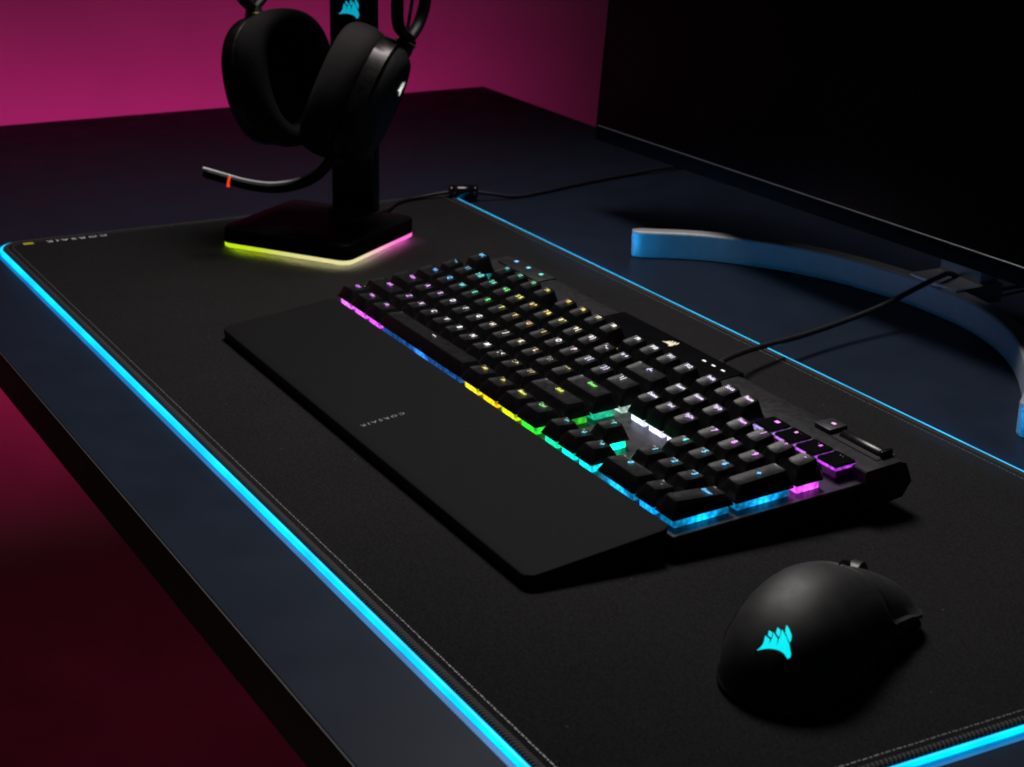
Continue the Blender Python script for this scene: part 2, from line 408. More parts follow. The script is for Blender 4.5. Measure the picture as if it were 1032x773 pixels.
# ------------------------------------------------------------------ keyboard
U = 19.05
TX, TY = -.0086, math.radians(3.6)
kb = empty('mechanical_keyboard', (298.1, 162.4, 17.0), (TY, 0, TX))
tag(kb, 'full size black gaming keyboard with rainbow lit keys and a wide palm rest', 'keyboard')
TOPS = [12.9, 13.7, 14.5, 15.3, 16.1, 16.7]         # top of the keycaps over the switch plate, row by row
TILT = [-6.0, -2.5, 2.0, 5.0, 7.5, 8.0]
ROWV = [.5, 1.5, 2.5, 3.5, 4.5, 5.62]
CB = 5.5                                            # underside of the caps
_caps = {}
def cap_mesh(w, d, row):
    key = (round(w, 2), round(d, 2), row)
    if key in _caps: return _caps[key]
    bm = bmesh.new(); h = TOPS[row]; tl = math.tan(math.radians(TILT[row])); W, D = w * U - .95, d * U - .95
    tw, td, sh = W - 6.8, D - 6.0, .9
    def lp(f, z, r, inset=0, dish=0):
        W2, D2 = W + (tw - W) * f - inset * 2, D + (td - D) * f - inset * 2
        out = rrect(W2, D2, r, 4, 0, sh * f, 0)
        for p in out:
            zz = z
            if f > .8: zz += (p.y - sh) * tl
            if dish: zz -= dish * (1 - min(1, max(0, abs(p.x) - max(0, tw / 2 - 6.2)) / min(6.2, tw / 2)) ** 2)
            p.z = zz
        return out
    loops = [lp(0, CB, 1.2), lp(.04, CB + .5, 1.4), lp(.5, (CB + h) / 2, 1.9), lp(.93, h - .75, 2.3), lp(1, h - .12, 2.3, .25), lp(1, h + .02, 2.0, .7, .8), lp(1, h + .02, 1.5, 1.6, .8), lp(1, h + .02, 1.2, 2.8, .8), lp(1, h + .02, .7, 4.0, .8), lp(1, h + .02, .3, 5.2, .8)]
    rows = loft(bm, loops, cap0=True, cap1=False)
    # cover the top with a strip grid (dished)
    bm.faces.new(rows[-1])
    bmesh.ops.recalc_face_normals(bm, faces=bm.faces); bmesh.ops.scale(bm, vec=(S, S, S), verts=bm.verts)
    me = bpy.data.meshes.new('keycap'); bm.to_mesh(me); bm.free(); me.materials.append(M['cap'])
    me.polygons.foreach_set('use_smooth', [True] * len(me.polygons)); me.set_sharp_from_angle(angle=math.radians(38))
    _caps[key] = me; return me
_house = {}
def housing_mesh(w, d):
    key = (round(w, 2), round(d, 2))
    if key in _house: return _house[key]
    bm = bmesh.new(); W, D = w * U - 5.4, d * U - 4.6
    box(bm, -W / 2, W / 2, -D / 2, D / 2, .3, 4.1, bevel=.7, seg=2)
    n = max(1, round(max(w, d)))
    for k in range(n):                               # stem box of each switch / stabiliser
        t = (k + .5) / n - .5
        ox, oy = (t * W, 0) if w >= d else (0, t * D)
        box(bm, ox - 4.2, ox + 4.2, oy - 4, oy + 4, 4.0, 5.2, bevel=.5)
    bmesh.ops.recalc_face_normals(bm, faces=bm.faces); bmesh.ops.scale(bm, vec=(S, S, S), verts=bm.verts)
    me = bpy.data.meshes.new('switch_housing'); bm.to_mesh(me); bm.free(); me.materials.append(M['housing'])
    _house[key] = me; return me
_txt = {}
def legend_mesh(s, size):
    if (s, size) not in _txt:
        me = text_mesh(s, size); me.materials.clear(); me.materials.append(M['legend']); _txt[(s, size)] = me
    return _txt[(s, size)]

def srgb(h):
    c = [int(h[i:i + 2], 16) / 255 for i in (0, 2, 4)]
    return tuple(x / 12.92 if x <= .04045 else ((x + .055) / 1.055) ** 2.4 for x in c)
# lit colours of the legends at places on the board (key units)
CP = [(.6,.5,'D070F0'),(1.9,.5,'D880F0'),(3.1,.5,'D890E8'),(6.9,.5,'F0F0F8'),(10.6,.5,'E8D060'),(11.9,.5,'E8C848'),(13.1,.5,'D8D840'),(14.4,.5,'70E060'),
 (1.1,1.5,'D878F4'),(2.75,1.5,'D898F0'),(3.75,1.5,'E0B8F0'),(4.75,1.5,'E8E0F0'),(6.75,1.5,'F4F4F8'),(8.75,1.5,'F8F8F4'),(9.75,1.5,'F0E8D8'),(10.75,1.5,'E0D090'),(11.75,1.5,'C8B048'),(13.6,1.5,'D0D838'),
 (.9,2.5,'D878F4'),(2.25,2.5,'E090F0'),(3.25,2.5,'E8B0F0'),(4.25,2.5,'E8E0F4'),(6.25,2.5,'F4F4F8'),(8.25,2.5,'F4ECE4'),(9.25,2.5,'F0E0C0'),(10.25,2.5,'F0D0A0'),(11.25,2.5,'B0A890'),(12.25,2.5,'C0B048'),(13.9,2.5,'60E048'),
 (.8,3.5,'48A0F0'),(2,3.5,'38A8F0'),(3,3.5,'38C8D0'),(4,3.5,'38D0A0'),(5,3.5,'40D860'),(6,3.5,'D8D848'),(7,3.5,'F0C058'),(8,3.5,'F0B868'),(9,3.5,'E8C850'),(10,3.5,'F4ECE8'),(11,3.5,'E8C8DC'),(12,3.5,'D8D4EC'),(13,3.5,'D0D0F0'),(14.2,3.5,'E8E8F4'),
 (.5,4.5,'50A8E0'),(1.5,4.5,'40B0D8'),(2.5,4.5,'38C0B8'),(3.5,4.5,'38C8A0'),(4.5,4.5,'58D860'),(5.5,4.5,'D8D850'),(6.5,4.5,'F0CC48'),(7.5,4.5,'F0D458'),(8.5,4.5,'F0E090'),(9.5,4.5,'F4E8C0'),(10.5,4.5,'F4F0F0'),(11.5,4.5,'F0F0F4'),(12.5,4.5,'D8D8F4'),(14,4.5,'D0D0FF'),
 (.5,5.6,'48B0E8'),(2.5,5.6,'38C0B8'),(3.5,5.6,'38C8A0'),(4.5,5.6,'40D080'),(5.5,5.6,'D0C850'),(7,5.6,'E8CC48'),(8,5.6,'E8D468'),(9,5.6,'E8DCA8'),(10,5.6,'ECE8D4'),(11.5,5.6,'F4F4F0'),(12.5,5.6,'F0F0F4'),(14.5,5.6,'E4E4F8'),(15.75,5.6,'E0D8F4'),(17.75,5.6,'E8C8F0'),
 (15.75,4.5,'DCD8F4'),(17.75,4.5,'DCC0F0'),(15.75,3.5,'D8D4F0'),(17.75,3.5,'D8B0EC'),(16.75,1.5,'38D0D0'),(15.75,.5,'38D0C0'),(16.75,.5,'38D0D0'),(17.75,.5,'38C8E0'),
 (19,1.5,'30C8E0'),(20,1.5,'30C0F0'),(21,1.5,'30B8F8'),(19,2.5,'30D8D8'),(20,2.5,'30C0E8'),(21,2.5,'30B8F8'),(19,3.5,'D898F0'),(20,3.5,'E080F0'),(21,3.5,'E070F0'),(22,3,'30B8F8'),(22,1,'30B0F8'),(19.5,.5,'40C8E8'),(21,.5,'607080'),
 (19,4.5,'E0A0F0'),(20,4.5,'E080F0'),(21,4.5,'E070F0'),(22,4.5,'B060C8'),(19,5.75,'F070F0'),(20,5.75,'F070F4'),(21,5.75,'F060F4'),(22,5.75,'F060F8')]
def near(cp, u, v):
    num = [0, 0, 0]; den = 0
    for a, b, h in cp:
        w = 1 / (((a - u) ** 2 + (b - v) ** 2) ** 1.6 + 1e-4); c = srgb(h)
        den += w
        for i in range(3): num[i] += w * c[i]
    return (*[x / den for x in num], 1)
# colours of the light under the caps
UP = [(.6,.5,'E468F4'),(1.9,.5,'E85CF8'),(3.1,.5,'D850F8'),(6.9,.5,'2C7CE0'),(10.6,.5,'F0DC20'),(11.9,.5,'F0CC10'),(13.1,.5,'C8E818'),(14.4,.5,'30E830'),(15.75,.5,'10E8A0'),(16.75,.5,'08E8D8'),(17.75,.5,'08D8F0'),(19,.5,'08B8FF'),(20,.5,'08B0FF'),(21,.5,'0898F8'),
 (13.6,1.5,'38D818'),(13.9,2.5,'10D8A0'),(14.2,3.5,'C8E8D8'),(16.75,1.5,'08F0B0'),(15.75,3.5,'D4DCF8'),(16.75,3.5,'DCD8F8'),(17.75,3.5,'DCD0F8'),(15.75,4.5,'8CE880'),(19,2.5,'10D060'),(19,3.5,'18D848'),(19,1.5,'10D0C0'),(22,1,'08B0FF'),(22,3,'10A8FF'),(22,4.5,'F050FF'),(21,4.5,'E060F8'),(22,5.75,'D040FF'),(19,5.75,'C0A0FF'),(20,5.7,'D070F8'),
 (.6,2.5,'D060F0'),(.6,4.5,'40A0F0'),(.5,5.6,'20B0C0'),(4,5.6,'10C090'),(6,5.6,'10C080'),(10,5.6,'C0B020'),(14,5.6,'E0E0F8'),(5,2.5,'B0B0D0'),(9,2.5,'E0D080'),(17,5.6,'A090E0')]

KEYS = []   # kind, text, u centre, row, width, depth, letters size, legend dx
def row(kind, us, r, names, size=4.2):
    for i, nme in enumerate(names): KEYS.append((kind, nme, us + i, r, 1, 1, size, 0))
row('number_key', 1.5, 4, ['1 !', '2 @', '3 #', '4 $', '5 %', '6 ^', '7 &', '8 *', '9 (', '0 )'], 4.0)
row('symbol_key', 11.5, 4, ['- _', '= +'], 4.0)
row('letter_key', 2, 3, 'QWERTYUIOP', 4.4); row('symbol_key', 12, 3, ['[ {', '] }'], 4.0)
row('letter_key', 2.25, 2, 'ASDFGHJKL', 4.4); row('symbol_key', 11.25, 2, ['; :', "' \""], 4.0)
row('letter_key', 2.75, 1, 'ZXCVBNM', 4.4); row('symbol_key', 9.75, 1, [', <', '. >', '/ ?'], 4.0)
K = KEYS.append
K(('escape_key', 'ESC', .5, 5, 1, 1, 3.1, 0)); K(('symbol_key', '` ~', .5, 4, 1, 1, 4.0, 0))
row('function_key', 2.5, 5, ['F1', 'F2', 'F3', 'F4'], 3.4); row('function_key', 7, 5, ['F5', 'F6', 'F7', 'F8'], 3.4); row('function_key', 11.5, 5, ['F9', 'F10', 'F11', 'F12'], 3.4)
K(('backspace_key', '\u2190', 14, 4, 2, 1, 5.0, 0)); K(('tab_key', 'Tab', .75, 3, 1.5, 1, 3.2, 1)); K(('symbol_key', '\\ |', 14.25, 3, 1.5, 1, 4.0, -4.5))
K(('modifier_key', 'Caps', .875, 2, 1.75, 1, 3.2, 2)); K(('enter_key', 'Enter', 13.875, 2, 2.25, 1, 3.4, 0))
K(('modifier_key', 'Shift', 1.125, 1, 2.25, 1, 3.2, 0)); K(('modifier_key', 'Shift', 13.625, 1, 2.75, 1, 3.4, -1))
for t, u in (('Ctrl', .625), ('Win', 1.875), ('Alt', 3.125), ('Alt', 10.625), ('Fn', 11.875), ('Menu', 13.125), ('Ctrl', 14.375)):
    K(('modifier_key', t, u, 0, 1.25, 1, 3.2, -2))
K(('space_bar', '\u2014', 6.875, 0, 6.25, 1, 4.0, 0))
for t, u in (('PrtSc', 15.75), ('ScrLk', 16.75), ('Pause', 17.75)): K(('navigation_key', t, u, 5, 1, 1, 2.9, 0))
for t, u in (('Insert', 15.75), ('Home', 16.75), ('PgUp', 17.75)): K(('navigation_key', t, u, 4, 1, 1, 2.9, 0))
for t, u in (('Delete', 15.75), ('End', 16.75), ('PgDn', 17.75)): K(('navigation_key', t, u, 3, 1, 1, 2.9, 0))
for t, u, r in (('\u2191', 16.75, 1), ('\u2190', 15.75, 0), ('\u2193', 16.75, 0), ('\u2192', 17.75, 0)): K(('arrow_key', t, u, r, 1, 1, 3.8, 0))
for t, u, r in (('1', 19, 1), ('2', 20, 1), ('3', 21, 1), ('4', 19, 2), ('5', 20, 2), ('6', 21, 2), ('7', 19, 3), ('8', 20, 3), ('9', 21, 3), ('/', 20, 4), ('*', 21, 4), ('-', 22, 4)): K(('numpad_key', t, u, r, 1, 1, 4.4, 0))
K(('numpad_key', 'Num', 19, 4, 1, 1, 3.0, 0)); K(('numpad_key', '0', 19.5, 0, 2, 1, 4.4, -4)); K(('numpad_key', '.', 21, 0, 1, 1, 4.6, 0))
K(('numpad_key', '+', 22, 2.5, 1, 2, 4.6, 0)); K(('numpad_key', 'Enter', 22, .5, 1, 2, 3.2, 0))

for kind, t, u, r, w, d, size, dx in KEYS:
    ri = int(r); v = ROWV[ri] + (.5 if d == 2 else 0)
    o = bpy.data.objects.new(kind, cap_mesh(w, d, ri)); link(o, kb)
    o.location = Vector((u * U + random.uniform(-.08, .08), v * U + random.uniform(-.08, .08), random.uniform(-.1, .1))) * S
    o.rotation_euler = (0, 0, random.uniform(-.006, .006))
    h = TOPS[ri]; tl = math.radians(TILT[ri])
    lg = link(bpy.data.objects.new('legend', legend_mesh(t, size * 1.16)), o)
    oy = 2.7 if d == 1 else 1.0
    if d == 2 and t == 'Enter': oy = 7.0
    lg.location = Vector((dx, .9 + oy, h + oy * math.tan(tl) + (.02 if dx == 0 and w < 2 else -.2))) * S
    lg.rotation_euler = (tl, 0, 0)
    c = near(CP, u, v / 1.0 if d == 1 else v)
    lg.color = c
    g = link(bpy.data.objects.new('switch_housing', housing_mesh(w, d)), o)
    g.color = near(UP, u, v)
    if ri == 5: g.color = (*[c * .4 for c in g.color[:3]], 1)
    if (15.5 < u < 18 and ri == 3) or (ri in (1, 2) and 13 < u < 14) or (ri == 1 and u == 16.75): g.color = (*[c * (1.15 if ri == 3 else 2.0) for c in g.color[:3]], 1)

# media keys: low clear-walled keys over the numpad
def media():
    for i in range(4):
        u = 19 + i; x, y = u * U - 3.2, 5.75 * U + 2.4
        bm = bmesh.new()
        loft(bm, [rrect(16.6, 14.0, 1.2, 3, 0, 0, 7.6), rrect(16.8, 14.2, 1.4, 3, 0, 0, 8.4), rrect(15.8, 13.2, 1.2, 3, 0, 0, 9.0)])
        o = obj('media_key', bm, M['gloss'], kb, smooth=35); o.location = Vector((x, y, 0)) * S
        bm = bmesh.new(); box(bm, -8.0, 8.0, -6.7, 6.7, 5.9, 7.58)
        g = obj('light_gap', bm, M['housing'], o); g.color = near(UP, u, 5.75)
        bm = bmesh.new(); loft(bm, [rrect(11.5, 9.5, .8, 3, 0, 0, .2), rrect(14.6, 11.8, 1, 3, 0, 0, 5.9)])
        g = obj('switch_housing', bm, M['plasticlit'], o, smooth=40)
        bm = bmesh.new()
        if i == 0: box(bm, -1.6, 1.6, 2.2, 4.4, 9.0, 9.1)
        elif i == 1: box(bm, -2.2, -.6, 2.2, 4.2, 9.0, 9.1); bm.faces.new([bm.verts.new(p) for p in ((-.4, 3.2, 8.3), (2, 2.0, 8.3), (2, 4.4, 9.1))])
        elif i == 2: bm.faces.new([bm.verts.new(p) for p in ((-1.8, 2.0, 8.3), (.2, 3.2, 8.3), (-1.8, 4.4, 9.1))]); box(bm, .6, 1.1, 2.1, 4.3, 9.0, 9.1); box(bm, 1.5, 2.0, 2.1, 4.3, 9.0, 9.1)
        else:
            for dx in (-2.0, .2): bm.faces.new([bm.verts.new(p) for p in ((dx, 2.0, 8.3), (dx + 2, 3.2, 8.3), (dx, 4.4, 9.1))])
        g = obj('legend', bm, M['legend'], o); g.color = near(CP, u, 5.75)
media()

def chassis():
    bm = bmesh.new(); box(bm, -4.5, 433.5, -3.2, 116.5, -3.2, 0, bevel=.5, seg=1); obj('switch_plate', bm, M['plate'], kb, smooth=30)
    # bar behind the keys, profile extruded along the board
    prof = [(116.2, -3.0), (116.2, 6.4), (117.0, 7.1), (139.0, 7.6), (143.5, 5.6), (147.5, -5.5), (141.5, -13.5), (112, -16)]
    bm = bmesh.new(); loft(bm, [[Vector((x, y, z)) for y, z in prof] for x in (-5.0, 435.5)])
    bmesh.ops.bevel(bm, geom=[e for e in bm.edges if e.calc_face_angle(0) > 1.0], offset=.5, segments=2, affect='EDGES')
    obj('rear_bar', bm, M['chassis'], kb, smooth=35)
    bm = bmesh.new(); loft(bm, [[Vector((x, y, z)) for y, z in ((-2.6, -3.4), (111.8, -3.4), (111.8, -16), (20, -13.6), (-2.0, -10.5))] for x in (-3.5, 432.5)])
    obj('bottom_case', bm, M['chassis_side'], kb, smooth=30)
    for x in (40, 390):
        bm = bmesh.new(); box(bm, x - 18, x + 18, 119, 138, -22.2, -13.5, bevel=1.5); obj('rear_foot', bm, M['rubber'], kb, smooth=40)
        bm = bmesh.new(); box(bm, x - 16, x + 16, 4, 12, -13.3, -10.9, bevel=.6); obj('front_foot', bm, M['rubber'], kb, smooth=40)
    # logo panel in the middle of the bar
    bm = bmesh.new(); box(bm, 150, 286, 117.6, 144, 4.0, 8.6, bevel=.7); p = obj('emblem_panel', bm, M['gloss'], kb, smooth=40)
    bm = bmesh.new(); sails(bm, 10.5, lambda x, y: (217.5 + x, 136.0 + y, 8.68)); obj('emblem', bm, M['logo_cream'], p)
    for k in range(3):
        bm = bmesh.new(); box(bm, 254 + 10 * k, 257.2 + 10 * k, 135.2, 136.4, 8.6, 8.7); g = obj('indicator_light', bm, M['legend'], p); g.color = (.75, .75, .78, 1)
    # three control keys at the left
    bm = bmesh.new(); box(bm, 3, 62, 126.6, 141.6, 5.0, 8.5, bevel=.6); p = obj('control_strip', bm, M['black'], kb, smooth=40)
    for x, c in ((13, '58B0F8'), (31, '50C8E8'), (49.5, '40D8B8')):
        bm = bmesh.new(); box(bm, x - 1.5, x + 1.5, 135.4, 138.0, 8.5, 8.6); g = obj('control_light', bm, M['legend'], p); g.color = (*srgb(c), 1)
    # mute key and volume roller
    bm = bmesh.new(); box(bm, 372.0, 386.0, 130.6, 143.2, 6.0, 10.2, bevel=.7); p = obj('mute_key', bm, M['chassis'], kb, smooth=40)
    bm = bmesh.new(); box(bm, -1.5, 1.5, -.9, .9, 0, .1); g = obj('legend', bm, M['legend'], p); g.location = Vector((380, 138.2, 10.2)) * S; g.color = (*srgb('D890D0'), 1)
    bm = bmesh.new(); box(bm, 389, 428, 129.4, 142.8, 7.2, 7.9, bevel=.25, seg=1); obj('roller_well', bm, M['rubber'], kb)
    bm = bmesh.new(); n = 44; lo = []
    for x, r in ((390.2, 2.6), (390.6, 3.6), (391.2, 4.0), (423.6, 4.0), (424.2, 3.6), (424.6, 2.6)):
        lo.append([Vector((x, 137.0 + (r + (.1 if k % 2 else 0)) * math.cos(2 * PI * k / n), 6.6 + (r + (.13 if k % 2 else 0)) * math.sin(2 * PI * k / n))) for k in range(n)])
    loft(bm, lo); obj('volume_roller', bm, plain('roller_metal', (.05, .048, .048), rough=.3, metal=.8, noise=(300, .1)), kb, smooth=50)
    bm = bmesh.new(); box(bm, 425.0, 427.6, 133.2, 140.8, 7.4, 11.6, bevel=.6); obj('roller_cheek', bm, M['gloss'], kb, smooth=40)
chassis()

# palm rest, still part of the board: built level, in its own frame
def palm():
    inv = Matrix.Rotation(-TY, 4, 'X')
    def L(x, y, z):                # point given level above the desk, relative to the board's origin
        return inv @ Vector((x - 298.1, y - 162.4, z - 17.0))
    x0, x1, y0, y1 = 300.5, 730.5, 76.5, 160.0
    def loop(ins, dz):
        out = []; r0 = 7.0
        base = rrect(x1 - x0 - 2 * ins, y1 - y0 - 2 * ins, max(1.2, r0 - ins), 6, (x0 + x1) / 2, (y0 + y1) / 2)
        for p in base:
            t = (p.y - y0) / (y1 - y0); zt = 11.4 + (22.0 - 11.4) * t ** .95
            z = 4.25 if dz is None else zt - dz
            out.append(L(p.x, p.y, z))
        return out
    bm = bmesh.new()
    loft(bm, [loop(.9, None), loop(.5, 6.0), loop(.1, 2.0), loop(0, 1.2)], cap1=False)
    obj('palm_rest_base', bm, M['chassis_side'], kb, smooth=40)
    bm = bmesh.new()
    loft(bm, [loop(0, 1.2), loop(.15, .6), loop(.5, .2), loop(1.2, 0), loop(8, 0)], cap0=False)
    o = obj('palm_rest', bm, M['palm'], kb, smooth=40)
    me = text_mesh('C O R S A I R', 4.4)
    t = mesh_obj('lettering', me, M['print_dim'], o)
    p = L(514.0, 99.5, 11.4 + 10.6 * (23.0 / 83.5) ** .95 + .12)
    t.location = p * S; t.rotation_euler = (math.atan2(10.6, 83.5) - TY, 0, 0)
    t.rotation_euler = (Matrix.Rotation(math.atan2(10.9, 83.5) - TY, 3, 'X') @ Matrix.Rotation(-PI / 2, 3, 'Z')).to_euler()
    t.scale = (1.1, 1, 1)
    # lead: from the rear of the board over the light strip and the monitor foot
    inv2 = (Matrix.Translation((298.1, 162.4, 17)) @ Matrix.Rotation(TX, 4, 'Z') @ Matrix.Rotation(TY, 4, 'X')).inverted()
    P = [(548, 303, 22), (536, 322, 23.5), (519, 349, 20), (507, 374.6, 17), (493.6, 419.4, 14.5), (483, 463.8, 15.5), (477, 500.3, 19.5), (471.5, 528.3, 24), (463, 562, 28.3), (456, 584, 27), (448, 620, 8), (440, 700, 3)]
    bm = bmesh.new(); tube(bm, [inv2 @ q for q in catmull(P, 8)], 2.0, 10); obj('usb_cable', bm, M['cable'], kb, smooth=60)
    bm = bmesh.new(); tube(bm, [inv2 @ Vector(q) for q in ((552, 300, 22), (546, 310, 23.5), (541, 319, 24))], [3.6, 3.4, 2.6], 12); obj('cable_boot', bm, M['rubber'], kb, smooth=60)
palm()

# ------------------------------------------------------------------ mouse
def build_mouse():
    root = empty('gaming_mouse', (843, 158.5, 4.0), (0, 0, math.radians(27)))
    root.scale = (.95, .95, 1.0)
    tag(root, 'black wireless mouse with a glowing cyan sail emblem on its back', 'mouse')
    def hw(s):
        mid = 32.4 - 1.2 * math.exp(-((s - 12) / 26) ** 2)
        if s < -18: mid *= max(0, 1 - (abs(s + 18) / 46.2) ** 2.5) ** .5
        if s > 44: mid *= max(0, 1 - ((s - 44) / 22) ** 3) ** .5
        return max(mid, .5)
    def top(s):
        if s < -10: return 4 + 41 * max(0, 1 - ((-10 - s) / 54.3) ** 2.25) ** .55
        return 45 - 28 * ((s + 10) / 74) ** 1.5
    def sec(s, n=40, drop=0, shrink=0, zb=1.2):
        w, h = hw(s) - shrink, top(s) - drop; out = []
        for k in range(n + 1):
            a = PI * k / n; c, sn = math.cos(a), math.sin(a)
            x = math.copysign(abs(c) ** .86, c) * w; z = zb + (h - zb) * sn ** .80
            x *= 1 - .06 * max(0, (6 - z)) / 6 + (.0)
            out.append(Vector((x, s, z)))
        return out
    def zat(x, s):
        w, h = hw(s), top(s); c = min(1, abs(x) / w) ** (1 / .86); return 1.2 + (h - 1.2) * max(0, 1 - c * c) ** .40
    ss = [-64.1, -63.9, -63.4, -62.5, -61, -59, -56, -52, -47, -41, -34, -26, -18, -10, -2, 6, 14, 19]
    bm = bmesh.new(); rows = [sec(s) for s in ss]
    lo = ss[-1]
    for s in (19.6, 26, 34, 42, 50, 56, 60, 62): rows.append(sec(s, drop=3.2, shrink=1.2))
    vr = loft(bm, rows, closed=False, cap0=False, cap1=False)
    for a, b in zip(vr, vr[1:]): bm.faces.new((a[0], b[0], b[-1], a[-1]))
    bm.faces.new(vr[-1]); bm.faces.new(vr[0][::-1])
    obj('shell', bm, M['matte'], root, smooth=50, weld=True)
    # main buttons: separate shells that reach over the nose
    for sg in (-1, 1):
        bm = bmesh.new(); g = []; bs = [20.3, 21.0, 26, 32, 38, 44, 50, 56, 61, 64.5, 65.6]
        xs = [i / 12 for i in range(13)]
        up, dn = [], []
        for s in bs:
            s2 = min(s, 61.5); w = hw(s2) + (1.6 if s > 40 else .6); x0 = 3.6 if s > 24 else .6
            ru, rd = [], []
            for t in xs:
                x = x0 + (w * .985 - x0) * t
                z = zat(min(x, hw(s2) * .93), s2) - (x / w) ** 4 * 2.0 - max(0, s - 61.5) * .8 + .1
                if s < 20.6: z -= .5
                ru.append(bm.verts.new((sg * x, s, z))); rd.append(bm.verts.new((sg * x, s, z - (2.4 if t < .9 else 2.0))))
            up.append(ru); dn.append(rd)
        m = len(bs); n = len(xs)
        for i in range(m - 1):
            for j in range(n - 1):
                bm.faces.new((up[i][j], up[i][j + 1], up[i + 1][j + 1], up[i + 1][j])); bm.faces.new((dn[i][j], dn[i + 1][j], dn[i + 1][j + 1], dn[i][j + 1]))
            bm.faces.new((up[i][0], up[i + 1][0], dn[i + 1][0], dn[i][0])); bm.faces.new((up[i][-1], dn[i][-1], dn[i + 1][-1], up[i + 1][-1]))
        for j in range(n - 1):
            bm.faces.new((up[0][j], dn[0][j], dn[0][j + 1], up[0][j + 1])); bm.faces.new((up[-1][j], up[-1][j + 1], dn[-1][j + 1], dn[-1][j]))
        obj('main_button', bm, M['matte'], root, smooth=40)
    # grip panel on each flank, a hair proud of the shell
    for sg in (-1, 1):
        bm = bmesh.new(); rows = []
        for i in range(25):
            s = -40 + i * 3.6; w, h = hw(s), top(s); r = []; u = i / 24
            lo_, hi_ = .06, .06 + .24 * math.sin(PI * min(1, .12 + u * .9)) ** .6
            if s > 19: w -= 1.2; h -= 3.2
            for k in range(9):
                a = PI * (lo_ + (hi_ - lo_) * k / 8); c, sn = math.cos(a), math.sin(a)
                z = 1.2 + (h - 1.2) * sn ** .80; x = c ** .86 * w * (1 - .06 * max(0, (6 - z)) / 6) + .28
                r.append(Vector((sg * x, s, z)))
            rows.append(r)
        loft(bm, rows, closed=False, cap0=False, cap1=False)
        obj('grip_panel', bm, M['grip'], root, smooth=60)
    bm = bmesh.new(); n = 36
    zc = top(42) - 7.6
    loft(bm, [[Vector((x, 42 + r * math.cos(2 * PI * k / n) * (1 + (.02 if k % 2 else 0)), zc + r * math.sin(2 * PI * k / n) * (1 + (.02 if k % 2 else 0)))) for k in range(n)] for x, r in ((-2.9, 9), (-2.5, 10), (2.5, 10), (2.9, 9))])
    obj('scroll_wheel', bm, plain('wheel_rubber', (.03, .029, .029), rough=.4, noise=(300, .1)), root, smooth=30)
    bm = bmesh.new(); box(bm, -2.2, 2.2, 22, 30, top(26) - 3, top(26) + .9, bevel=.7); obj('middle_button', bm, M['gloss'], root, smooth=40)
    bm = bmesh.new()
    box(bm, -30.0, -26.0, -4, 14, 20.5, 25.5, bevel=1.4); obj('side_button', bm, M['gloss'], root, smooth=40)
    bm = bmesh.new(); box(bm, -30.0, -26.0, 15.5, 32, 20.0, 25.0, bevel=1.4); obj('side_button', bm, M['gloss'], root, smooth=40)
    # glossy base lip round the bottom of the shell
    bm = bmesh.new(); pts = []
    for s in [x for x in range(-62, 62, 4)]: pts.append((hw(s) - .2, s))
    ring = [Vector((x, s, 0)) for x, s in pts] + [Vector((-x, s, 0)) for x, s in reversed(pts)]
    ring = [Vector((0, -64.0, 0))] + ring if False else ring
    loft(bm, [[p * .93 + Vector((0, 0, .05)) for p in ring], [p * .985 + Vector((0, 0, .8)) for p in ring], [p * 1.022 + Vector((0, 0, 2.0)) for p in ring], [p * 1.018 + Vector((0, 0, 3.2)) for p in ring], [p * .97 + Vector((0, 0, 3.6)) for p in ring]])
    obj('base_lip', bm, M['gloss'], root, smooth=50)
    bm = bmesh.new()
    ca, sa = math.cos(math.radians(20)), math.sin(math.radians(20))
    def onto(x, y):
        x, y = x * ca - y * sa, x * sa + y * ca
        s = -53.2 + y * (.84 if y > 0 else .50); return (x + 2.4, s, zat(x + 2.4, s) + .12)
    sails(bm, 16.5, onto, sub=3)
    obj('emblem', bm, M['logo_cyan'], root, smooth=60)
build_mouse()

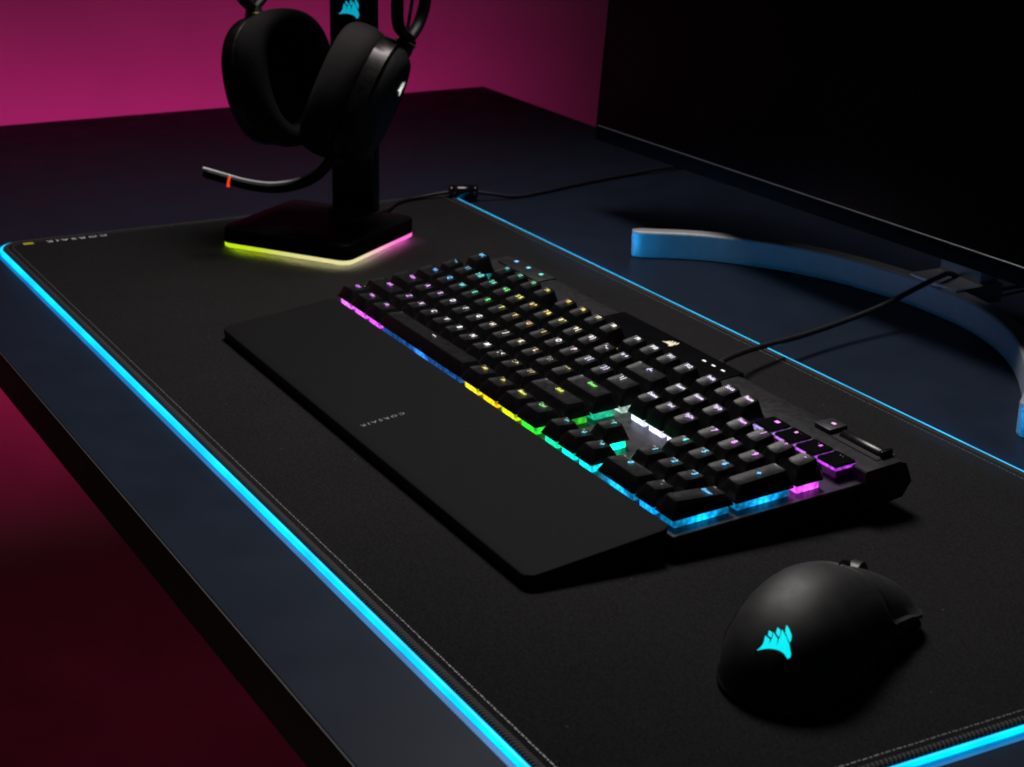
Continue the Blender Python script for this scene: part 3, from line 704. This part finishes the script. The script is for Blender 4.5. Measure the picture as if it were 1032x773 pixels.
# ------------------------------------------------------------------ headset stand
A = math.radians(35)
def build_stand():
    root = empty('headset_stand', (105, 232, 4.0), (0, 0, A))
    tag(root, 'black headset stand with a square base outlined in lime and pink light', 'headset stand')
    W, D = 118, 108
    bm = bmesh.new(); loft(bm, [rrect(W - 18, D - 18, 6, 6, 0, 0, .1), rrect(W - 16, D - 16, 7, 6, 0, 0, 2.2)]); obj('rubber_foot', bm, M['rubber'], root, smooth=40)
    # light pipe
    ring = []
    base = rrect(W - .2, D - .2, 9, 8, 0, 0, 0)
    for a, b in zip(base, base[1:] + base[:1]):
        n = max(1, int((b - a).length / 5)); ring += [a.lerp(b, k / n) for k in range(n)]
    bm = bmesh.new(); lay = bm.verts.layers.float.new('pos_along')
    tmp = bmesh.new()
    rows = loft(bm, [[Vector((p.x * k, p.y * k, z)) for p in ring] for k, z in ((.95, 2.0), (.995, 2.1), (1, 2.6), (1, 4.7), (.995, 5.2), (.95, 5.4))])
    tmp.free()
    for r in rows:
        for v in r:
            x, y = v.co.x, v.co.y
            if y < -D / 2 + 12 and x < W / 2 - 12: t = (x + W / 2) / (W + D)
            elif x > W / 2 - 12: t = (W + (y + D / 2)) / (W + D)
            elif y > D / 2 - 12: t = 1
            else: t = 0
            v[lay] = t
    obj('light_pipe', bm, M['base_glow'], root, smooth=50)
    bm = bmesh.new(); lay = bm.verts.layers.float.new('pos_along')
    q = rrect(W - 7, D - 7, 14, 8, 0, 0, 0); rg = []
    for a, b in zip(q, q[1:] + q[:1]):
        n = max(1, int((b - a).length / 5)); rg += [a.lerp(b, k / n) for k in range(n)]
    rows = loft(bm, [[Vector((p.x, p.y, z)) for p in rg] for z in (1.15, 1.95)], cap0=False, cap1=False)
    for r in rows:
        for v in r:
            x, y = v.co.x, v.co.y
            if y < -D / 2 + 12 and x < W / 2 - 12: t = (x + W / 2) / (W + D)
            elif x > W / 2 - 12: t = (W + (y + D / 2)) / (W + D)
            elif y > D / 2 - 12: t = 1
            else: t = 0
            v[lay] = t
    obj('underglow_ring', bm, M['under_glow'], root)  # ring added out of sight to strengthen the light spilling from the base
    bm = bmesh.new()
    loft(bm, [rrect(W - 6, D - 6, 7, 6, 0, 0, 5.2), rrect(W - .4, D - .4, 9, 6, 0, 0, 5.5), rrect(W, D, 9, 6, 0, 0, 6.2), rrect(W, D, 9, 6, 0, 0, 16.2), rrect(W - 1.0, D - 1.0, 8.6, 6, 0, 0, 17.2), rrect(W - 3.2, D - 3.2, 8, 6, 0, 0, 18.0), rrect(W - 30, D - 30, 4, 6, 0, 0, 18.2)])
    obj('base', bm, M['satin'], root, smooth=35)
    # pole: front face at y = +29 in this frame, behind the headset
    bm = bmesh.new(); loft(bm, [rrect(40, 11, 2, 4, 8.5, 43, z) for z in (18, 258)] ); o = obj('pole', bm, M['gloss'], root, smooth=40)
    bm = bmesh.new(); loft(bm, [rrect(45, 16, 3, 4, 8.5, 43, 18.1), rrect(44, 15, 3, 4, 8.5, 43, 20.0)]); obj('pole_collar', bm, M['black'], root, smooth=40)
    bm = bmesh.new(); sails(bm, 19.0, lambda x, y: (7.2 + x, 37.35, 183.5 + y)); obj('emblem', bm, M['logo_blue'], o)
    # cradle at the top, reaching forward
    bm = bmesh.new()
    P = [(1, 43, 250), (1, 36, 262), (1, 18, 268), (1, -6, 266), (1, -22, 268), (1, -30, 275)]
    tube(bm, catmull(P, 6), 20, 16, flat=(1.0, .3)); obj('cradle', bm, M['black'], root, smooth=50)
    # lead with its clamp-on ferrite
    inv = (Matrix.Translation((105, 232, 4)) @ Matrix.Rotation(A, 4, 'Z')).inverted()
    P = [(62, 300, 14), (46, 318, 8), (18, 344, 6.4), (10, 368, 6.2), (12, 396, 8.4), (18, 412, 9), (24, 432, 6), (28, 454, 2.2), (24, 484, 2.0), (12, 526, 2.0), (-2, 590, 2), (-8, 660, 2), (-10, 700, -20), (-12, 712, -240)]
    bm = bmesh.new(); tube(bm, [inv @ q for q in catmull(P, 8)], 1.7, 10); obj('cable', bm, M['cable'], root, smooth=60)
    bm = bmesh.new(); a, b = Vector((11.0, 396, 8.6)), Vector((21.0, 421, 8.2)); q = [a.lerp(b, t) for t in (0, .04, .1, .13, .16, .2, .5, .8, .84, .87, .9, .96, 1)]
    tube(bm, [inv @ x for x in q], [3.6, 6.0, 6.4, 6.4, 5.8, 6.4, 6.5, 6.4, 5.8, 6.4, 6.4, 6.0, 3.6], 18); obj('ferrite_choke', bm, M['gloss'], root, smooth=50)
build_stand()

# ------------------------------------------------------------------ headset
CR = Vector((.48275, .87555, .01927)); CD = Vector((.30545, -.14772, -.94068)); CF = Vector((-.82076, .46000, -.33875))
def frame(c, n, u):
    """Ear-cup frame: +z outward, +y along the cup."""
    z = (CR * n[0] + CD * n[1] + CF * n[2]).normalized(); y = CR * u[0] + CD * u[1] + CF * u[2]
    y = (y - z * y.dot(z)).normalized(); x = y.cross(z)
    return Matrix(((x.x, y.x, z.x, c[0]), (x.y, y.y, z.y, c[1]), (x.z, y.z, z.z, c[2]), (0, 0, 0, 1)))
def build_headset():
    root = empty('headset', (118, 232, 60))
    tag(root, 'black over-ear headset with fabric cushions and a flip-down microphone, hung on the stand', 'headset')
    base = Matrix.Translation((118, 232, 60)).inverted()
    def oval(a, b, z, n=48, e=2.25, egg=.10, oy=0):
        out = []
        for k in range(n):
            t = 2 * PI * k / n; c, s = math.cos(t), math.sin(t)
            y = math.copysign(abs(s) ** (2 / e), s); x = math.copysign(abs(c) ** (2 / e), c) * (1 + egg * y)
            out.append(Vector((x * a, y * b + oy, z)))
        return out
    mats = {}
    for side in ('a', 'b'):
        if side == 'a': F = frame((88.0, 215.2, 136.0), (-.74, -.02, .67), (-.24, -.97, .0))     # inner face towards the camera
        else: F = frame((131.0, 240.5, 132.5), (.91, .41, -.06), (.46, -.885, .0))
        mats[side] = F
        T = base @ F
        def place(o):
            o.matrix_local = Matrix.Translation(T.to_translation() * S) @ T.to_3x3().to_4x4(); return o
        bm = bmesh.new()
        loft(bm, [oval(37, 48, 17), oval(39.5, 50, 18.5), oval(40.0, 50.5, 22), oval(38.5, 49.5, 30), oval(36, 47, 36), oval(30, 41, 41), oval(26, 36, 42.2)])
        cup = place(obj('ear_cup', bm, M['matte'], root, smooth=50))
        bm = bmesh.new(); loft(bm, [oval(39.6, 50.2, 17.2), oval(40.6, 51.0, 18), oval(40.8, 51.2, 30.5), oval(38.6, 49.4, 32)], cap0=False, cap1=False)
        obj('metal_band', bm, M['headmetal'], cup, smooth=50)
        # cushion: soft ring round an egg-shaped opening
        bm = bmesh.new(); rows = []
        for (a, b, z) in ((37, 48, 16.8), (41.5, 52, 14), (43.4, 53.8, 7), (43.4, 53.8, -1), (42, 52.4, -7.5), (38.5, 49.2, -11.5), (33.5, 44.5, -12.6), (28.8, 40, -10.4), (26, 37.6, -4.5), (25.2, 37.0, 8)):
            rows.append(oval(a, b, z, egg=.10))
        loft(bm, rows, cap0=False, cap1=False)
        obj('ear_cushion', bm, M['fabric'], cup, smooth=60)
        bm = bmesh.new(); loft(bm, [oval(30, 41, 10.0), oval(29, 40, 10.4)]); obj('speaker_cloth', bm, M['rubber'], cup, smooth=40)
        bm = bmesh.new(); sails(bm, 15, lambda x, y: (x + 1, y + 20, 42.7)); obj('emblem', bm, M['logo_white'] if side == 'b' else M['print_dim'], cup)
        # hinge and open yoke above
        bm = bmesh.new(); box(bm, -9, 9, 38, 52, 22, 36, bevel=3, seg=3); tube(bm, [(0, 46, 31), (0, 58, 33)], [8.4, 6.2], 18)
        obj('hinge', bm, M['black'], cup, smooth=50)
        bm = bmesh.new(); tube(bm, [Vector((7.6 * math.cos(2 * PI * k / 28), 53, 32.2 + 7.6 * math.sin(2 * PI * k / 28))) for k in range(28)], .55, 8, closed=True); obj('brass_ring', bm, M['gold'], cup, smooth=60)
    # yokes and headband
    ends = {}
    for side, F in mats.items():
        h = F @ Vector((0, 57, 33)); ends[side] = h
    ax = Vector((math.cos(A), math.sin(A), 0)); fw = Vector((math.sin(A), -math.cos(A), 0)); mid = (ends['a'] + ends['b']) / 2
    for side, sg in (('a', -1), ('b', 1)):
        h = ends[side]
        for k in (-1, 1):
            P = [h, h + fw * 16 * k + Vector((0, 0, 11)), h + fw * 22 * k + Vector((0, 0, 30)) + ax * sg * 2, h + fw * 16 * k + Vector((0, 0, 58)) + ax * sg * 1]
            bm = bmesh.new(); tube(bm, [base @ q for q in catmull(P, 6)], 5.2, 12, flat=(1, .7)); obj('yoke_arm', bm, M['black'], root, smooth=50)
        P = [h + fw * 4 + Vector((0, 0, 6)), h - fw * 3 + Vector((0, 0, 24)), h - fw * 9 + Vector((0, 0, 46))]
        bm = bmesh.new(); tube(bm, [base @ q for q in catmull(P, 6)], 1.5, 8); obj('yoke_wire', bm, M['cable'], root, smooth=50)
    def arc(lift, wide, n=22):
        a0 = ends['a'] + Vector((0, 0, 56)); b0 = ends['b'] + Vector((0, 0, 56)); out = []
        for i in range(n + 1):
            t = i / n; p = a0.lerp(b0, t); out.append(p + Vector((0, 0, lift * math.sin(PI * t) ** .75)) + ax * (-math.cos(PI * t)) * wide * math.sin(PI * t))
        return out
    bm = bmesh.new(); tube(bm, [base @ q for q in arc(74, 26)], 13, 14, flat=(.35, 1)); obj('headband', bm, M['black'], root, smooth=50)
    bm = bmesh.new(); tube(bm, [base @ q for q in arc(52, 18)], 14, 14, flat=(.22, 1)); obj('headband_pad', bm, M['fabric'], root, smooth=50)
    # microphone
    P = [(143, 231, 92), (144.5, 224, 79), (142.5, 214, 68.5), (137, 200, 61.5), (129, 183.5, 58.6), (119.5, 167, 60.4), (110, 153, 64.4), (99.5, 138, 69.0)]
    bm = bmesh.new(); Q = catmull(P, 8); n = len(Q)
    rr = [4.6 - 1.2 * min(1, i / n * 1.6) for i in range(n)]; rr[-1] = 2.4
    tube(bm, [base @ q for q in Q], rr, 14, flat=(.62, 1.15)); mic = obj('microphone_boom', bm, M['black'], root, smooth=60)
    # highlight along the boom's upper edge, painted as a pale tube
    bm = bmesh.new(); tube(bm, [base @ (q + Vector((0, 0, 4.5 - .7 * i / n))) for i, q in enumerate(Q)][6:], 1.6, 8); obj('boom_trim', bm, M['steel'], mic, smooth=60)
    i = int(n * .84); a, b = Q[i], Q[i + 1]; t = (b - a).normalized()
    bm = bmesh.new(); tube(bm, [base @ (a - t * .9), base @ (a + t * .9)], 4.4, 16, flat=(.75, 1.15)); obj('mute_light', bm, M['red'], mic, smooth=60)
build_headset()

# ------------------------------------------------------------------ monitor
def build_monitor():
    root = empty('monitor', (455, 500, 0))
    tag(root, 'large black widescreen monitor, switched off, on a curved metal foot', 'monitor')
    # curved foot
    C = [(241, 451), (249, 463), (262, 482), (281, 502), (315, 528), (360, 549), (411, 561), (457, 564), (504, 560), (548, 546), (590, 522), (630, 490), (650, 470), (668, 448)]
    P = catmull([(x - 455, y - 500, 0) for x, y in C], 5); n = len(P); th = 13
    bm = bmesh.new(); rows = []
    for i, p in enumerate(P):
        t = (P[min(i + 1, n - 1)] - P[max(i - 1, 0)]).normalized(); nn = Vector((-t.y, t.x, 0))
        if nn.y < 0: nn = -nn
        k = 1.0
        lp = []
        for (o, z) in ((.8, .3), (0, 1.1), (0, 20.2), (.7, 21.2), (1.6, 21.6), (th - 1.6, 21.6), (th - .7, 21.2), (th, 20.2), (th, 1.1), (th - .8, .3)):
            lp.append(p + nn * o + Vector((0, 0, z)))
        rows.append(lp)
    # rounded ends
    def end(rowlp, d):
        c = sum(rowlp, Vector()) / len(rowlp); out = []
        for f, a in ((.9, 2.6), (.62, 5.2), (.25, 6.6)):
            out.append([Vector((c.x + (v.x - c.x) * f, c.y + (v.y - c.y) * f, c.z + (v.z - c.z) * (.97 + .03 * f))) + d * a for v in rowlp])
        return out
    d0 = (P[0] - P[1]).normalized(); d1 = (P[-1] - P[-2]).normalized()
    rows = end(rows[0], d0)[::-1] + rows + end(rows[-1], d1)
    loft(bm, rows); obj('foot', bm, M['alu'], root, smooth=22)
    bm = bmesh.new(); box(bm, -26, 26, 66, 112, 9, 24, bevel=3); box(bm, -22, 22, 92, 110, 20, 260, bevel=3); obj('neck', bm, M['alu'], root, smooth=40)
    # head: level, leaning back a little, turned a little
    h = empty('display_head', (-357, -7, 65), (-math.radians(4.5), 0, math.radians(2.0)), root)
    W, H = 714, 424
    bm = bmesh.new(); box(bm, 0, W, 0, 9, 0, H, bevel=1.6, seg=2); box(bm, 60, W - 60, 8.5, 40, 60, H - 60, bevel=10, seg=3)
    b = obj('bezel', bm, M['bezel'], h, smooth=40)
    bm = bmesh.new(); box(bm, 5, W - 5, -.6, .4, 13.5, H - 5); obj('screen', bm, M['screen'], h)
    bm = bmesh.new(); box(bm, 5, W - 5, -1.5, .3, 12.3, 13.3, bevel=.3, seg=1); obj('screen_lip', bm, M['lip'], h)
    bm = bmesh.new(); box(bm, 330, 384, 38, 74, 150, 230, bevel=5); obj('mount_block', bm, M['black'], h, smooth=40)
build_monitor()

# ------------------------------------------------------------------ lights
def area(name, loc, target, sx, sy, power, col, spread=180):
    l = bpy.data.lights.new(name, 'AREA'); l.shape = 'RECTANGLE'; l.size = sx * S; l.size_y = sy * S; l.energy = power; l.color = col
    l.spread = math.radians(spread)
    o = bpy.data.objects.new(name, l); COL.objects.link(o); o.location = Vector(loc) * S
    o.rotation_euler = (Vector(target) - Vector(loc)).to_track_quat('-Z', 'Y').to_euler(); return o
area('overhead_softbox', (140, 385, 1050), (620, 120, 0), 380, 380, 3.6, (1.0, .96, .94), spread=106)
def spot(name, loc, target, power, col, ang, blend, rad):
    l = bpy.data.lights.new(name, 'SPOT'); l.energy = power; l.color = col; l.spot_size = math.radians(ang); l.spot_blend = blend; l.shadow_soft_size = rad * S
    o = bpy.data.objects.new(name, l); COL.objects.link(o); o.location = Vector(loc) * S
    o.rotation_euler = (Vector(target) - Vector(loc)).to_track_quat('-Z', 'Y').to_euler(); return o
area('magenta_wall_light', (-535, 290, -190), (-900, 290, -190), 1150, 60, 1.2, (1.0, .036, .345), spread=125)

w = bpy.data.worlds.new('World'); sc.world = w; w.use_nodes = True
bg = w.node_tree.nodes['Background']; bg.inputs[0].default_value = (.35, .42, .75, 1); bg.inputs[1].default_value = .007

# ------------------------------------------------------------------ camera
cam = bpy.data.cameras.new('camera'); co = bpy.data.objects.new('camera', cam); COL.objects.link(co)
cam.sensor_width = 36; cam.sensor_fit = 'HORIZONTAL'; cam.lens = 18 / (516 / 1810.99); cam.clip_start = .01; cam.clip_end = 50
up, back = -CD, -CF
co.matrix_world = Matrix(((CR.x, up.x, back.x, 1.40587), (CR.y, up.y, back.y, -.31645), (CR.z, up.z, back.z, .39168), (0, 0, 0, 1)))
cam.dof.use_dof = True; cam.dof.focus_distance = 1.02; cam.dof.aperture_fstop = 22
sc.camera = co
sc.view_settings.view_transform = 'Standard'; sc.view_settings.look = 'None'; sc.view_settings.exposure = 0; sc.view_settings.gamma = 1
sc.cycles.use_denoising = True
sc.cycles.filter_width = 1.9
sc.cycles.sample_clamp_indirect = 3
sc.cycles.max_bounces = 8
